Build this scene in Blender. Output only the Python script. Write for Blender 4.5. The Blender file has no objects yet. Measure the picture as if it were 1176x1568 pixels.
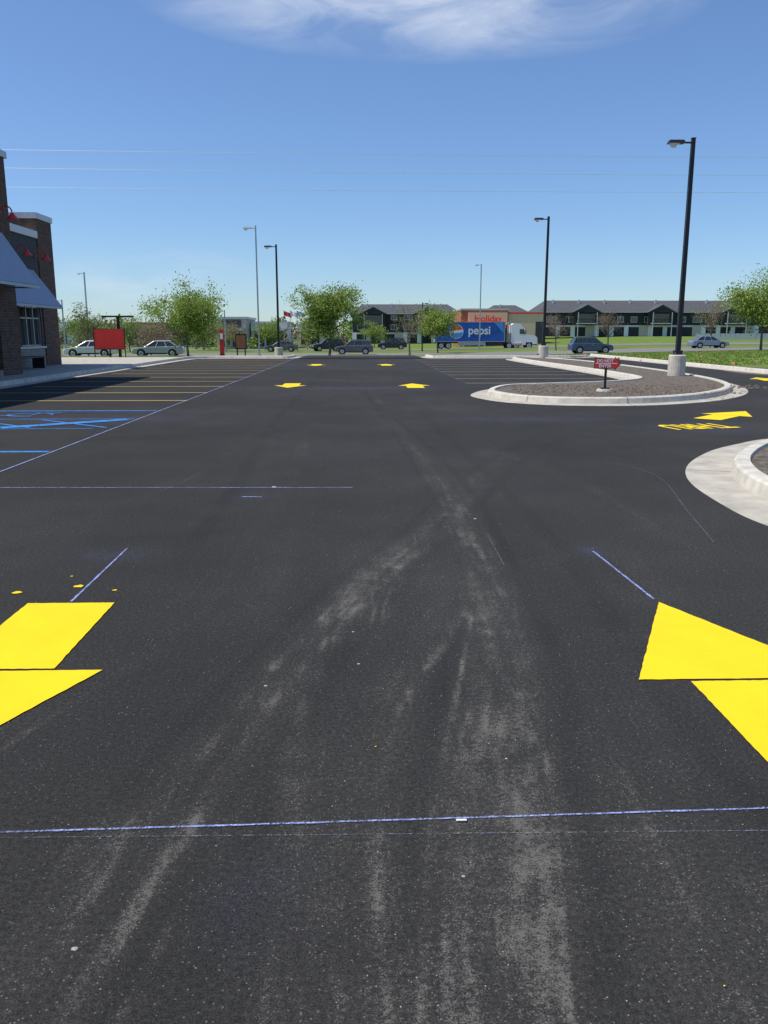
import bpy, math, random
import numpy as np
from mathutils import Vector, Matrix, noise
random.seed(7)
D=bpy.data
scene=bpy.context.scene
col=scene.collection

# ------------------------------------------------------------------ materials
def newmat(name):
    m=D.materials.new(name); m.use_nodes=True
    nt=m.node_tree; b=nt.nodes['Principled BSDF']
    return m,nt,b
def N(nt,t,**k):
    n=nt.nodes.new(t)
    for a,v in k.items(): setattr(n,a,v)
    return n
def mathn(nt,op,a,b=None,clamp=False):
    n=nt.nodes.new('ShaderNodeMath'); n.operation=op; n.use_clamp=clamp
    for i,v in enumerate((a,b)):
        if v is None: continue
        if isinstance(v,(int,float)): n.inputs[i].default_value=v
        else: nt.links.new(v,n.inputs[i])
    return n.outputs[0]
def noise_tex(nt,vec,scale,detail=4,rough=.5,map_scale=None,dist=0):
    if map_scale:
        mp=nt.nodes.new('ShaderNodeMapping'); mp.inputs['Scale'].default_value=map_scale
        nt.links.new(vec,mp.inputs['Vector']); vec=mp.outputs['Vector']
    n=nt.nodes.new('ShaderNodeTexNoise'); n.inputs['Scale'].default_value=scale; n.inputs['Detail'].default_value=detail
    n.inputs['Roughness'].default_value=rough; n.inputs['Distortion'].default_value=dist
    nt.links.new(vec,n.inputs['Vector']); return n.outputs['Fac']
def ramp(nt,fac,a,b,ca=(0,0,0),cb=(1,1,1)):
    r=nt.nodes.new('ShaderNodeValToRGB'); e=r.color_ramp.elements
    e[0].position=a; e[1].position=b; e[0].color=(*ca,1); e[1].color=(*cb,1)
    nt.links.new(fac,r.inputs['Fac']); return r.outputs['Color']
def mix(nt,fac,a,b,mode='MIX'):
    n=nt.nodes.new('ShaderNodeMix'); n.data_type='RGBA'; n.blend_type=mode
    for s,v in ((n.inputs[0],fac),(n.inputs[6],a),(n.inputs[7],b)):
        if isinstance(v,(int,float)): s.default_value=v
        elif isinstance(v,tuple): s.default_value=(*v,1)
        else: nt.links.new(v,s)
    return n.outputs[2]
def simple(name,c,rough=.6,metal=0,var=.12,scale=8,bump=0,spec=.4):
    m,nt,b=newmat(name)
    tc=N(nt,'ShaderNodeTexCoord').outputs['Object']; f=noise_tex(nt,tc,scale,4,.55)
    nt.links.new(ramp(nt,f,.3,.7,tuple(x*(1-var) for x in c),tuple(min(1,x*(1+var)) for x in c)),b.inputs['Base Color'])
    b.inputs['Roughness'].default_value=rough; b.inputs['Metallic'].default_value=metal
    b.inputs['Specular IOR Level'].default_value=spec
    if bump:
        bp=N(nt,'ShaderNodeBump'); bp.inputs['Strength'].default_value=bump; bp.inputs['Distance'].default_value=.02
        nt.links.new(f,bp.inputs['Height']); nt.links.new(bp.outputs['Normal'],b.inputs['Normal'])
    return m
def asphalt_mat():
    m,nt,b=newmat('asphalt')
    tc=N(nt,'ShaderNodeTexCoord').outputs['Object']
    grain=noise_tex(nt,tc,190,2,.8)
    grain2=noise_tex(nt,tc,55,3,.8)
    c=ramp(nt,grain,.30,.72,(.0085,.0083,.0082),(.062,.060,.057))
    c=mix(nt,1.0,c,ramp(nt,grain2,.33,.66,(.68,.68,.68),(1.35,1.35,1.35)),'MULTIPLY')
    v=N(nt,'ShaderNodeTexVoronoi'); v.inputs['Scale'].default_value=125; nt.links.new(tc,v.inputs['Vector'])
    sel=N(nt,'ShaderNodeSeparateColor'); nt.links.new(v.outputs['Color'],sel.inputs[0])
    at=N(nt,'ShaderNodeAttribute'); at.attribute_name='dust'
    am=N(nt,'ShaderNodeAttribute'); am.attribute_name='mist'
    ak=N(nt,'ShaderNodeAttribute'); ak.attribute_name='polish'
    lim=mathn(nt,'SUBTRACT',.977,mathn(nt,'MULTIPLY',at.outputs['Fac'],.14))
    sp=mathn(nt,'MULTIPLY',mathn(nt,'LESS_THAN',v.outputs['Distance'],.36),mathn(nt,'GREATER_THAN',sel.outputs[0],lim))
    c=mix(nt,mathn(nt,'MULTIPLY',sp,.6),c,(.22,.21,.185))
    blot=noise_tex(nt,tc,4.5,5,.8)
    dust=mathn(nt,'MULTIPLY',at.outputs['Fac'],ramp(nt,blot,.30,.62,(.3,.3,.3),(1.15,1.15,1.15)))
    # dust lies on the raised grains first: threshold follows the amount of dust
    thr=mathn(nt,'SUBTRACT',.65,mathn(nt,'MULTIPLY',dust,.25))
    gg=mathn(nt,'ADD',mathn(nt,'MULTIPLY',grain,.6),mathn(nt,'MULTIPLY',grain2,.4))
    cover=mathn(nt,'MULTIPLY',mathn(nt,'SUBTRACT',gg,thr),9,True)
    fac=mathn(nt,'ADD',mathn(nt,'MULTIPLY',cover,.60),mathn(nt,'MULTIPLY',dust,.10),True)
    fac=mathn(nt,'MULTIPLY',fac,mathn(nt,'MULTIPLY',dust,4,True))
    c=mix(nt,mathn(nt,'MULTIPLY',ak.outputs['Fac'],.35),c,(.014,.014,.014))
    c=mix(nt,fac,c,(.185,.177,.156))
    gen=mathn(nt,'MULTIPLY',ramp(nt,noise_tex(nt,tc,.55,6,.68),.42,.66),ramp(nt,grain2,.42,.6))
    c=mix(nt,mathn(nt,'MULTIPLY',gen,.20),c,(.115,.11,.100))
    c=mix(nt,mathn(nt,'MULTIPLY',mathn(nt,'MULTIPLY',am.outputs['Fac'],ramp(nt,gg,.42,.62)),.42),c,(.13,.16,.36))
    c=mix(nt,1.0,c,ramp(nt,noise_tex(nt,tc,.16,4,.6),.35,.65,(.80,.80,.80),(1.1,1.1,1.1)),'MULTIPLY')
    nt.links.new(c,b.inputs['Base Color'])
    b.inputs['Roughness'].default_value=.95; b.inputs['Specular IOR Level'].default_value=.15
    bp=N(nt,'ShaderNodeBump'); bp.inputs['Strength'].default_value=.8; bp.inputs['Distance'].default_value=.006
    nt.links.new(gg,bp.inputs['Height']); nt.links.new(bp.outputs['Normal'],b.inputs['Normal'])
    return m
def alpha_mat(name,color,color2,lo,hi,strength,edge=True,base=.35):
    m,nt,b=newmat(name)
    tcn=N(nt,'ShaderNodeTexCoord'); tc=tcn.outputs['Object']; uv=tcn.outputs['UV']
    grain=noise_tex(nt,tc,110,2,.75)
    nt.links.new(mix(nt,grain,color,color2),b.inputs['Base Color']); b.inputs['Roughness'].default_value=.9; b.inputs['Specular IOR Level'].default_value=.2
    a=mathn(nt,'MULTIPLY',ramp(nt,grain,lo,hi),strength)
    a=mathn(nt,'MULTIPLY',a,ramp(nt,noise_tex(nt,tc,4,5,.7),.3,.55,(base,)*3))
    if edge:
        sep=N(nt,'ShaderNodeSeparateXYZ'); nt.links.new(uv,sep.inputs[0]); y=sep.outputs['Y']
        e=mathn(nt,'MULTIPLY',mathn(nt,'MULTIPLY',y,mathn(nt,'SUBTRACT',1,y)),4)
        a=mathn(nt,'MULTIPLY',a,ramp(nt,e,0,.75))
    nt.links.new(mathn(nt,'MULTIPLY',a,1,True),b.inputs['Alpha'])
    return m
def paint_mat(name,c):
    m,nt,b=newmat(name)
    tc=N(nt,'ShaderNodeTexCoord').outputs['Object']
    g=noise_tex(nt,tc,150,3,.7); big=noise_tex(nt,tc,3,5,.6)
    cc=mix(nt,ramp(nt,big,.3,.7),tuple(x*.9 for x in c),c)
    cc=mix(nt,ramp(nt,g,.62,.74),cc,tuple(x*.5 for x in c))
    nt.links.new(cc,b.inputs['Base Color']); b.inputs['Roughness'].default_value=.75; b.inputs['Specular IOR Level'].default_value=.2
    bp=N(nt,'ShaderNodeBump'); bp.inputs['Strength'].default_value=.5; bp.inputs['Distance'].default_value=.005
    nt.links.new(g,bp.inputs['Height']); nt.links.new(bp.outputs['Normal'],b.inputs['Normal'])
    return m
def grass_mat():
    m,nt,b=newmat('grass_ground')
    tc=N(nt,'ShaderNodeTexCoord').outputs['Object']
    a=noise_tex(nt,tc,.25,6,.65); f=noise_tex(nt,tc,9,4,.8); k=noise_tex(nt,tc,.9,5,.7,(.4,1.3,1))
    c=mix(nt,ramp(nt,f,.3,.7),(.09,.15,.022),(.17,.24,.05))
    c=mix(nt,ramp(nt,a,.54,.72),c,(.23,.21,.10))
    c=mix(nt,mathn(nt,'MULTIPLY',ramp(nt,k,.54,.72),.5),c,(.18,.15,.085))
    nt.links.new(c,b.inputs['Base Color']); b.inputs['Roughness'].default_value=1; b.inputs['Specular IOR Level'].default_value=.1
    bp=N(nt,'ShaderNodeBump'); bp.inputs['Strength'].default_value=.7; bp.inputs['Distance'].default_value=.05
    nt.links.new(f,bp.inputs['Height']); nt.links.new(bp.outputs['Normal'],b.inputs['Normal'])
    return m
def brick_mat(name,c1,c2,mort):
    m,nt,b=newmat(name)
    tc=N(nt,'ShaderNodeTexCoord').outputs['Object']
    s=N(nt,'ShaderNodeSeparateXYZ'); nt.links.new(tc,s.inputs[0])
    cb=N(nt,'ShaderNodeCombineXYZ')
    nt.links.new(mathn(nt,'ADD',s.outputs['X'],s.outputs['Y']),cb.inputs[0]); nt.links.new(s.outputs['Z'],cb.inputs[1])
    br=N(nt,'ShaderNodeTexBrick'); nt.links.new(cb.outputs[0],br.inputs['Vector'])
    br.inputs['Scale'].default_value=1; br.inputs['Brick Width'].default_value=.3; br.inputs['Row Height'].default_value=.1
    br.inputs['Mortar Size'].default_value=.01; br.inputs['Color1'].default_value=(*c1,1); br.inputs['Color2'].default_value=(*c2,1); br.inputs['Mortar'].default_value=(*mort,1)
    n=noise_tex(nt,tc,6,5,.7)
    c=mix(nt,1.0,br.outputs['Color'],ramp(nt,n,.3,.7,(.7,.7,.7),(1.2,1.2,1.2)),'MULTIPLY')
    nt.links.new(c,b.inputs['Base Color']); b.inputs['Roughness'].default_value=.9
    return m
def leaf_mat(name,c):
    m,nt,b=newmat(name)
    oi=N(nt,'ShaderNodeTexCoord').outputs['Object']; f=noise_tex(nt,oi,1.6,2,.6)
    cc=ramp(nt,f,.3,.7,tuple(x*.72 for x in c),tuple(x*1.25 for x in c))
    nt.links.new(cc,b.inputs['Base Color']); b.inputs['Roughness'].default_value=.7; b.inputs['Specular IOR Level'].default_value=.2
    tr=N(nt,'ShaderNodeBsdfTranslucent'); nt.links.new(cc,tr.inputs['Color'])
    mx=N(nt,'ShaderNodeMixShader'); mx.inputs[0].default_value=.35
    out=nt.nodes['Material Output']
    nt.links.new(b.outputs[0],mx.inputs[1]); nt.links.new(tr.outputs[0],mx.inputs[2]); nt.links.new(mx.outputs[0],out.inputs['Surface'])
    return m
M={}
M['asphalt']=asphalt_mat()
M['grass']=grass_mat()
M['concrete']=simple('concrete',(.42,.385,.32),.9,var=.22,scale=3,bump=.2)
M['concrete2']=simple('kerb_concrete',(.54,.505,.43),.9,var=.18,scale=5,bump=.2)
M['mulch']=simple('mulch_soil',(.125,.102,.078),1,var=.6,scale=11,bump=1)
M['yellow']=paint_mat('yellow_paint',(.90,.64,.012))
M['yline']=paint_mat('stall_line_paint',(.58,.42,.12))
M['wline']=paint_mat('pale_line_paint',(.42,.37,.28))
M['bluep']=alpha_mat('blue_paint',(.03,.19,.60),(.08,.36,.85),.25,.5,.95,False,.35)
M['chalk']=alpha_mat('chalk_line',(.22,.29,.72),(.52,.59,.96),.36,.58,.9,True,.3)
M['chalkf']=alpha_mat('faint_chalk',(.3,.35,.55),(.5,.55,.7),.45,.62,.5,True,.1)
M['black']=simple('black_powder_coat',(.018,.018,.02),.45,.0,.1)
M['galv']=simple('galvanised_metal',(.42,.43,.44),.45,.5,.1)
M['lens']=simple('lamp_lens',(.85,.87,.88),.25,0,.05)
M['rubber']=simple('rubber',(.02,.02,.02),.85)
M['rim']=simple('wheel_rim',(.45,.46,.48),.3,.8)
g,nt,b=newmat('window_glass'); b.inputs['Roughness'].default_value=.06; b.inputs['Specular IOR Level'].default_value=.7
n_=noise_tex(nt,N(nt,'ShaderNodeTexCoord').outputs['Object'],1.2,3,.5); nt.links.new(ramp(nt,n_,.3,.7,(.015,.02,.024),(.05,.06,.065)),b.inputs['Base Color'])
M['glass']=g
M['bark']=simple('bark',(.15,.12,.09),.95,var=.35,scale=12,bump=.5)
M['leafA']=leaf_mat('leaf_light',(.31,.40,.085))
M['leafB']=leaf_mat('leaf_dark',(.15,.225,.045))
M['bud']=leaf_mat('buds',(.27,.20,.14))
M['bloom']=leaf_mat('blossom',(.62,.58,.52))
M['red']=simple('red_paint',(.62,.03,.03),.5)
M['redlamp']=simple('red_enamel',(.78,.045,.035),.4)
M['white']=simple('white_paint',(.78,.78,.76),.5,var=.04)
M['brick']=brick_mat('dark_brick',(.085,.045,.030),(.165,.085,.055),(.13,.115,.10))
M['stone']=brick_mat('stone_block',(.30,.29,.27),(.36,.34,.31),(.18,.17,.16))
M['panel']=simple('dark_panel',(.05,.053,.058),.7)
M['awning']=simple('awning_metal',(.40,.44,.52),.42,.35,.08)
M['awnrib']=simple('awning_rib',(.20,.23,.29),.45,.35,.08)
M['cap']=simple('metal_coping',(.55,.56,.57),.4,.3)
M['char']=simple('charcoal_siding',(.032,.034,.038),.85)
M['roof']=simple('shingle_roof',(.080,.082,.088),.95,var=.25,scale=3)
M['tan']=simple('tan_stucco',(.72,.54,.35),.9,var=.07)
M['rust']=simple('rust_brick',(.34,.13,.07),.9,var=.15)
M['beige']=simple('beige_stucco',(.50,.46,.38),.9)
M['road']=simple('worn_road',(.19,.18,.165),.95,var=.15,scale=1.5)
M['pink']=simple('flag_pink',(.80,.18,.22),.7)
M['pebble']=simple('pebble',(.36,.34,.30),.9)

# ------------------------------------------------------------------ mesh builder
class MB:
    def __init__(s): s.v=[];s.f=[];s.m=[];s.mats=[];s.uv={}
    def mi(s,k):
        if k not in s.mats: s.mats.append(k)
        return s.mats.index(k)
    def face(s,pts,k,uv=None):
        i=len(s.v); s.v+= [tuple(p) for p in pts]; s.f.append(tuple(range(i,i+len(pts)))); s.m.append(s.mi(k))
        if uv: s.uv[len(s.f)-1]=uv
    def hull8(s,p,k):
        i=len(s.v); s.v+=[tuple(q) for q in p]
        for f in((3,2,1,0),(4,5,6,7),(0,1,5,4),(1,2,6,5),(2,3,7,6),(3,0,4,7)):
            s.f.append(tuple(i+j for j in f)); s.m.append(s.mi(k))
    def box(s,x0,x1,y0,y1,z0,z1,k):
        s.hull8([(x0,y0,z0),(x1,y0,z0),(x1,y1,z0),(x0,y1,z0),(x0,y0,z1),(x1,y0,z1),(x1,y1,z1),(x0,y1,z1)],k)
    def tube(s,a,b,ra,rb,k,n=10,cap=True):
        a=Vector(a);b=Vector(b);d=(b-a)
        if d.length<1e-6:return
        d.normalize(); u=d.orthogonal().normalized(); w=d.cross(u)
        i=len(s.v)
        for c,r in((a,ra),(b,rb)):
            for j in range(n):
                t=2*math.pi*j/n; s.v.append(tuple(c+u*math.cos(t)*r+w*math.sin(t)*r))
        for j in range(n):
            s.f.append((i+j,i+(j+1)%n,i+n+(j+1)%n,i+n+j)); s.m.append(s.mi(k))
        if cap:
            s.f.append(tuple(i+n-1-j for j in range(n))); s.m.append(s.mi(k))
            s.f.append(tuple(i+n+j for j in range(n))); s.m.append(s.mi(k))
    def path(s,pts,r,k,n=8):
        for a,b in zip(pts[:-1],pts[1:]): s.tube(a,b,r,r,k,n)
    def prism(s,poly,y0,y1,k):
        i=len(s.v);n=len(poly)
        for y in(y0,y1):
            for x,z in poly: s.v.append((x,y,z))
        for j in range(n):
            s.f.append((i+j,i+(j+1)%n,i+n+(j+1)%n,i+n+j)); s.m.append(s.mi(k))
        s.f.append(tuple(i+n-1-j for j in range(n))); s.m.append(s.mi(k))
        s.f.append(tuple(i+n+j for j in range(n))); s.m.append(s.mi(k))
    def obj(s,name,loc=(0,0,0),rot=0,smooth=False,parent=None):
        me=D.meshes.new(name); me.from_pydata(s.v,[],s.f)
        for k in s.mats: me.materials.append(M[k])
        me.polygons.foreach_set('material_index',s.m)
        if s.uv:
            ul=me.uv_layers.new(name='UVMap')
            for fi,uv in s.uv.items():
                for li,c in zip(me.polygons[fi].loop_indices,uv): ul.data[li].uv=c
        if smooth: me.polygons.foreach_set('use_smooth',[True]*len(me.polygons))
        me.update()
        o=D.objects.new(name,me); col.objects.link(o); o.location=loc; o.rotation_euler=(0,0,rot)
        if parent: o.parent=parent
        return o
def text(name,body,size,mat,loc,rot,parent=None,ext=.004,sx=1,bold=0):
    c=D.curves.new(name,'FONT'); c.body=body; c.size=size; c.align_x='CENTER'; c.align_y='CENTER'; c.extrude=ext; c.offset=bold
    c.materials.append(M[mat]); o=D.objects.new(name,c); col.objects.link(o)
    o.location=loc; o.rotation_euler=rot; o.scale=(sx,1,1)
    if parent: o.parent=parent
    return o
def ss(a,b,x):
    t=max(0,min(1,(x-a)/(b-a))); return t*t*(3-2*t)
def H(x,y):
    t=ss(56,98,y)
    h=-.95*t*(1-.75*ss(8,45,x))
    h+=1.1*ss(110,180,y)*ss(22,65,x)
    return h
def spline(pts,closed,n=8):
    out=[];L=len(pts)
    for i in range(L if closed else L-1):
        g=lambda j: Vector(pts[j%L]) if closed else Vector(pts[max(0,min(L-1,j))])
        p0,p1,p2,p3=g(i-1),g(i),g(i+1),g(i+2)
        for k in range(n):
            t=k/n
            out.append(.5*((2*p1)+(p2-p0)*t+(2*p0-5*p1+4*p2-p3)*t*t+(3*p1-p0-3*p2+p3)*t**3))
    if not closed: out.append(Vector(pts[-1]))
    return out

# ------------------------------------------------------------------ ground
def sheet(name,x0,x1,y0,y1,dz,mat,step=2):
    mb=MB(); xs=[];x=x0
    while x<x1: xs.append(x); x+=step
    xs.append(x1); ys=[];y=y0
    while y<y1: ys.append(y); y+=step
    ys.append(y1)
    mb.v=[(x,y,H(x,y)+dz) for y in ys for x in xs]; w=len(xs)
    for j in range(len(ys)-1):
        for i in range(w-1):
            a=j*w+i; mb.f.append((a,a+1,a+w+1,a+w)); mb.m.append(0)
    mb.mats=[mat]
    return mb.obj(name)
mb=MB()
xs=[-4000,-1500,-600,-300,-150]+list(range(-80,131,2))+[160,300,600,1500,4000]
ys=[-600,-200,-60]+list(range(-20,231,2))+[260,320,450,800,1500,3000,6000]
mb.v=[(x,y,H(x,y)-.01) for y in ys for x in xs]; w=len(xs)
for j in range(len(ys)-1):
    for i in range(w-1):
        a=j*w+i; mb.f.append((a,a+1,a+w+1,a+w)); mb.m.append(0)
mb.mats=['grass']; mb.obj('ground',smooth=True)

# parking lot: fine grid that carries the dust worn in by tyres as a mesh attribute
rs=np.random.RandomState(3); TAB=rs.rand(256,256)
def vn(u,v,off=0):
    u=u+off*17.3; v=v+off*7.7
    iu=np.floor(u).astype(int); iv=np.floor(v).astype(int); fu=u-iu; fv=v-iv
    fu=fu*fu*(3-2*fu); fv=fv*fv*(3-2*fv)
    g=lambda a,b_: TAB[a%256,b_%256]
    return (g(iu,iv)*(1-fu)+g(iu+1,iv)*fu)*(1-fv)+(g(iu,iv+1)*(1-fu)+g(iu+1,iv+1)*fu)*fv
gx=np.concatenate([np.arange(-10.5,-2.6,.07),np.arange(-2.6,2.6,.013),np.arange(2.6,15.97,.07),[16.0]])
gy=[-16,0,1.0]; y=1.0
while y<54.5: y+=max(.04,.016*y); gy.append(min(y,55))
if gy[-1]<55: gy.append(55)
gy=np.array(gy,float)
XX,YY=np.meshgrid(gx,gy)
dust=np.zeros_like(XX); mist=np.zeros_like(XX); polish=np.zeros_like(XX)
tid=[0]
def lateral(pts):
    p=spline(pts,False,10); px=np.array([q.x for q in p]); py=np.array([q.y for q in p]); od=np.argsort(py); px=px[od];py=py[od]
    cx=np.interp(gy,py,px); sl=np.gradient(cx,gy); cs=1/np.sqrt(1+sl**2)
    return (XX-cx[:,None])*cs[:,None],py
def inside(py,fade):
    inn=((YY>=py[0])&(YY<=py[-1])).astype(float)
    if fade[0]: inn*=np.clip((YY-py[0])/(fade[0]),0,1)
    if fade[1]: inn*=np.clip((py[-1]-YY)/(fade[1]),0,1)
    return inn
def track(pts,w,s,w2=None,edge=0,fade=(0,0)):
    tid[0]+=1; o=tid[0]
    lat,py=lateral(pts)
    tt=np.clip((YY-py[0])/(py[-1]-py[0]),0,1); W=(w+((w2 or w)-w)*tt)/2
    W=W*(.85+.3*vn(XX/.4,YY/.5,o+20))
    q=lat/W
    prof=np.clip((1-np.abs(q))/.6,0,1)
    if edge: prof=prof*.6+1.1*np.exp(-((q-edge*.8)/.12)**2)
    st=.2+2.0*vn(lat/.024,YY/1.1,o)*vn(lat/.05,YY/.6,o+3)
    al=.25+1.05*vn(lat/.10,YY/.30,o+9)*(.4+vn(lat/.3,YY/.9,o+12))
    dust[:]=1-(1-np.clip(dust,0,1))*(1-np.clip(prof*st*al*s*.95*inside(py,fade),0,.9))
def smooth_track(pts,w,s,fade=(0,0)):
    tid[0]+=1; lat,py=lateral(pts); q=lat/(w/2)
    polish[:]=np.maximum(polish,np.clip((1-np.abs(q))/.6,0,1)*s*inside(py,fade)*(.4+.8*vn(XX/.2,YY/.6,tid[0])))
A=[(.42,1.0),(.47,1.68),(.60,2.34),(.69,2.97),(.83,3.66),(.90,4.71),(.93,5.55),(1.0,8.14),(.83,12.1),(.25,18.9),(-.6,30),(-1,46)]
track([(x-.05,y) for x,y in A[:5]],.17,1.3,.20,edge=1,fade=(0,.7))
track([(x-.14,y) for x,y in A],.46,.55,.34,fade=(0,12))
track([(x-.14,y) for x,y in A[3:9]],.36,.7,.20,fade=(1,4))
track([(x-.14,y) for x,y in A[7:]],.20,.6,.26,fade=(2,12))
B=[(-1.05,1.0),(-.87,1.8),(-.75,2.52),(-.45,3.74),(.03,5.39),(.45,6.5),(.95,8.1),(1.8,10.5),(3.5,14)]
track(B,.16,1.2,.24,fade=(0,9)); track([(x+.17,y) for x,y in B],.10,.8,.16,fade=(0,9)); track([(x+.02,y) for x,y in B],.50,.45,.4,fade=(0,8))
track([(x+.12,y) for x,y in B[3:6]],.20,.7,.2,fade=(.5,.6))
C=[(.03,1.0),(.07,1.68),(.07,2.52),(.24,3.58),(.57,4.6),(.8,6)]
track(C,.14,1.0,.12,fade=(0,2)); track([(x-.10,y) for x,y in C],.28,.4,fade=(0,2))
Dk=[(.18,1.0),(.22,1.68),(.32,2.52),(.46,3.25),(.80,5.1),(.88,6.5),(.83,9.76),(.59,16),(.3,24),(.3,40)]
track(Dk,.11,1.0,.20,fade=(0,20)); track([(x-.08,y) for x,y in Dk[:6]],.05,.9,fade=(0,1)); track([(x+.08,y) for x,y in Dk],.40,.4,.4,fade=(0,20))
track([(.70,4.4),(.78,5.3),(.78,6.2),(.80,7)],.36,.8,.2,fade=(.7,1.2))
track([(.05,4.3),(.12,4.9),(.25,5.5)],.22,.8,.2,fade=(.4,.5))
track([(-2.2,1.0),(-1.5,3),(-1.0,5),(-1.1,9),(-1.6,16),(-1.4,30)],.3,.5,fade=(0,12))
track([(-.9,6),(-.8,9),(-.9,15),(-1,26),(-1,50)],.25,.6,.4,fade=(2,20)); track([(.6,18),(.2,26),(.3,50)],.3,.7,.5,fade=(4,20))
track([(-3.9,4),(-2.4,7.5),(-1.8,12),(-1.9,22),(-2,40)],.35,.55,fade=(1,15)); track([(-5,6),(-3.9,10),(-3.3,16)],.3,.55,fade=(1,4))
track([(1.3,1.0),(1.15,2.2),(1.2,3.2),(1.5,4.6)],.14,.5,fade=(0,1.5)); track([(1.55,1.0),(1.5,2),(1.7,3)],.16,.4,fade=(0,1)); track([(-.25,1.0),(-.2,2),(-.25,3.4),(-.1,5)],.2,.55,fade=(0,2))
track([(-.3,7),(.9,9.5),(2.4,12.6),(5,17)],.3,.4,fade=(2,4)); track([(7,13.6),(4,15.2),(1.8,18),(1.0,24)],.4,.5,fade=(0,5))
track([(2.4,5.2),(2.5,8),(2.0,11),(1.5,15)],.3,.5,fade=(1,4)); track([(-2.6,2.0),(-1.9,2.7),(-1.3,3.5)],.14,.6,fade=(.3,.5))
track([(-.65,1.0),(-.5,2.2),(-.2,3.6),(.25,5.2)],.07,.8,fade=(0,1.5)); track([(.95,1.0),(.93,2.2),(1.05,3.6)],.06,.5,fade=(0,1))
dust*= .80/(1+np.clip(YY-4.5,0,None)*.085)
dust*= (.5+.85*vn(XX/.03,YY/.35,33))*(.62+.7*vn(XX/.16,YY/.22,34))
smooth_track([(x+.30,y) for x,y in B],.13,.8,(0,4)); smooth_track([(x-.16,y) for x,y in B],.10,.6,(0,4))
smooth_track([(x+.13,y) for x,y in C],.10,.8,(0,2)); smooth_track([(x+.13,y) for x,y in A],.14,.8,(0,30))
smooth_track([(x-.16,y) for x,y in Dk],.10,.7,(0,20)); smooth_track([(-.5,1),(-.35,2.5),(-.05,4.2),(.3,6)],.16,.6,(0,1))
smooth_track([(-1.3,5),(-1.35,9),(-1.6,18),(-1.5,40)],.22,.7,(2,15)); smooth_track([(1.6,1),(1.35,3),(1.5,6),(1.4,12),(.9,24)],.2,.6,(0,10))
polish*=1-.7*np.clip(dust,0,1)
cen=np.exp(-((XX-.25)/(.9+.06*YY))**2)/(1+YY*.10)
dust+= .34*cen*np.clip(vn(XX/.25,YY/.9,70)*vn(XX/.7,YY/1.6,71)*2.2-.15,0,1)
dust+= .30*np.clip(vn(XX/.9,YY/1.8,40)*vn(XX/.25,YY/1.1,41)*2-.45,0,1)
dust+= .7*np.clip(vn(XX/.30,YY/.4,50)*vn(XX/1.2,YY/2.0,51)-.5,0,1)
def blobm(cx,cy,ra,rb,s):
    q=((XX-cx)/ra)**2+((YY-cy)/rb)**2; mist[:]=np.maximum(mist,s*np.exp(-q*1.5)*(.2+1.1*vn(XX/.06,YY/.10,60)*vn(XX/.2,YY/.3,61)*1.6))
blobm(-.30,2.15,.14,.25,.35); blobm(-1.85,5.95,.30,.2,.8); blobm(1.72,5.95,.12,.15,.8); blobm(5.9,14.3,1.0,1.2,.6); blobm(3.2,15.6,2.0,.5,.7); blobm(0,25.2,4,.9,.55); blobm(-1.1,8.2,.3,.2,.5); blobm(-5,16,2.2,1.6,.4)
nv=XX.size
co=np.stack([XX.ravel(),YY.ravel(),np.zeros(nv)],1)
idx=np.arange(nv).reshape(XX.shape)
quads=np.stack([idx[:-1,:-1],idx[:-1,1:],idx[1:,1:],idx[1:,:-1]],-1).reshape(-1,4)
extra=np.array([[16,-16,0],[40,-16,0],[40,31.2,0],[16,31.2,0]],float)
co=np.vstack([co,extra])
me=D.meshes.new('parking_lot'); me.from_pydata(co.tolist(),[],quads.tolist()+[[nv,nv+1,nv+2,nv+3]])
me.materials.append(M['asphalt'])
for nm,arr in(('dust',dust),('mist',mist),('polish',polish)):
    at=me.attributes.new(nm,'FLOAT','POINT'); at.data.foreach_set('value',np.concatenate([np.clip(arr,0,1).ravel(),[0,0,0,0]]).astype(np.float32))
me.update(); col.objects.link(D.objects.new('parking_lot',me))

sheet('access_lane',-4,4,54,90,.03,'asphalt')
sheet('street',-160,160,90,108,.03,'road',4)
sheet('side_street',-80,-12,62,72,.03,'road',2)
sheet('back_street',-160,160,126,136,.02,'road',4)
mb=MB(); pts=spline([(16.4,31.2),(30,31.5),(44,32),(46,33.5),(36,35.5),(24,37),(18.8,40),(16.8,50),(16.4,40)],True,6)
mb.face([(p.x,p.y,.004) for p in pts],'mulch'); mb.obj('bare_soil')

# ------------------------------------------------------------------ kerbs / islands
def sweep(mb,pts,closed,prof,side):
    n=len(pts); rows=[]
    for i,p in enumerate(pts):
        a=pts[(i-1)%n] if (closed or i>0) else p
        b=pts[(i+1)%n] if (closed or i<n-1) else p
        d=(b-a).normalized(); nn=Vector((-d.y,d.x))*side
        rows.append([(p.x+nn.x*o,p.y+nn.y*o,z) for o,z,_ in prof])
    for i in range(n if closed else n-1):
        r0,r1=rows[i],rows[(i+1)%n]
        for j in range(len(prof)-1):
            mb.face([r0[j],r1[j],r1[j+1],r0[j+1]],prof[j][2])
    return rows
PROF=[(0,.003,'concrete'),(.42,.012,'concrete2'),(.45,.13,'concrete2'),(.48,.155,'concrete2'),(.62,.155,'concrete2'),(.64,.10,'concrete2')]
PROFW=[(0,.003,'concrete'),(.50,.010,'concrete2'),(.53,.13,'concrete2'),(.56,.155,'concrete2'),(.70,.155,'concrete2'),(.72,.10,'concrete2')]
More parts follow.
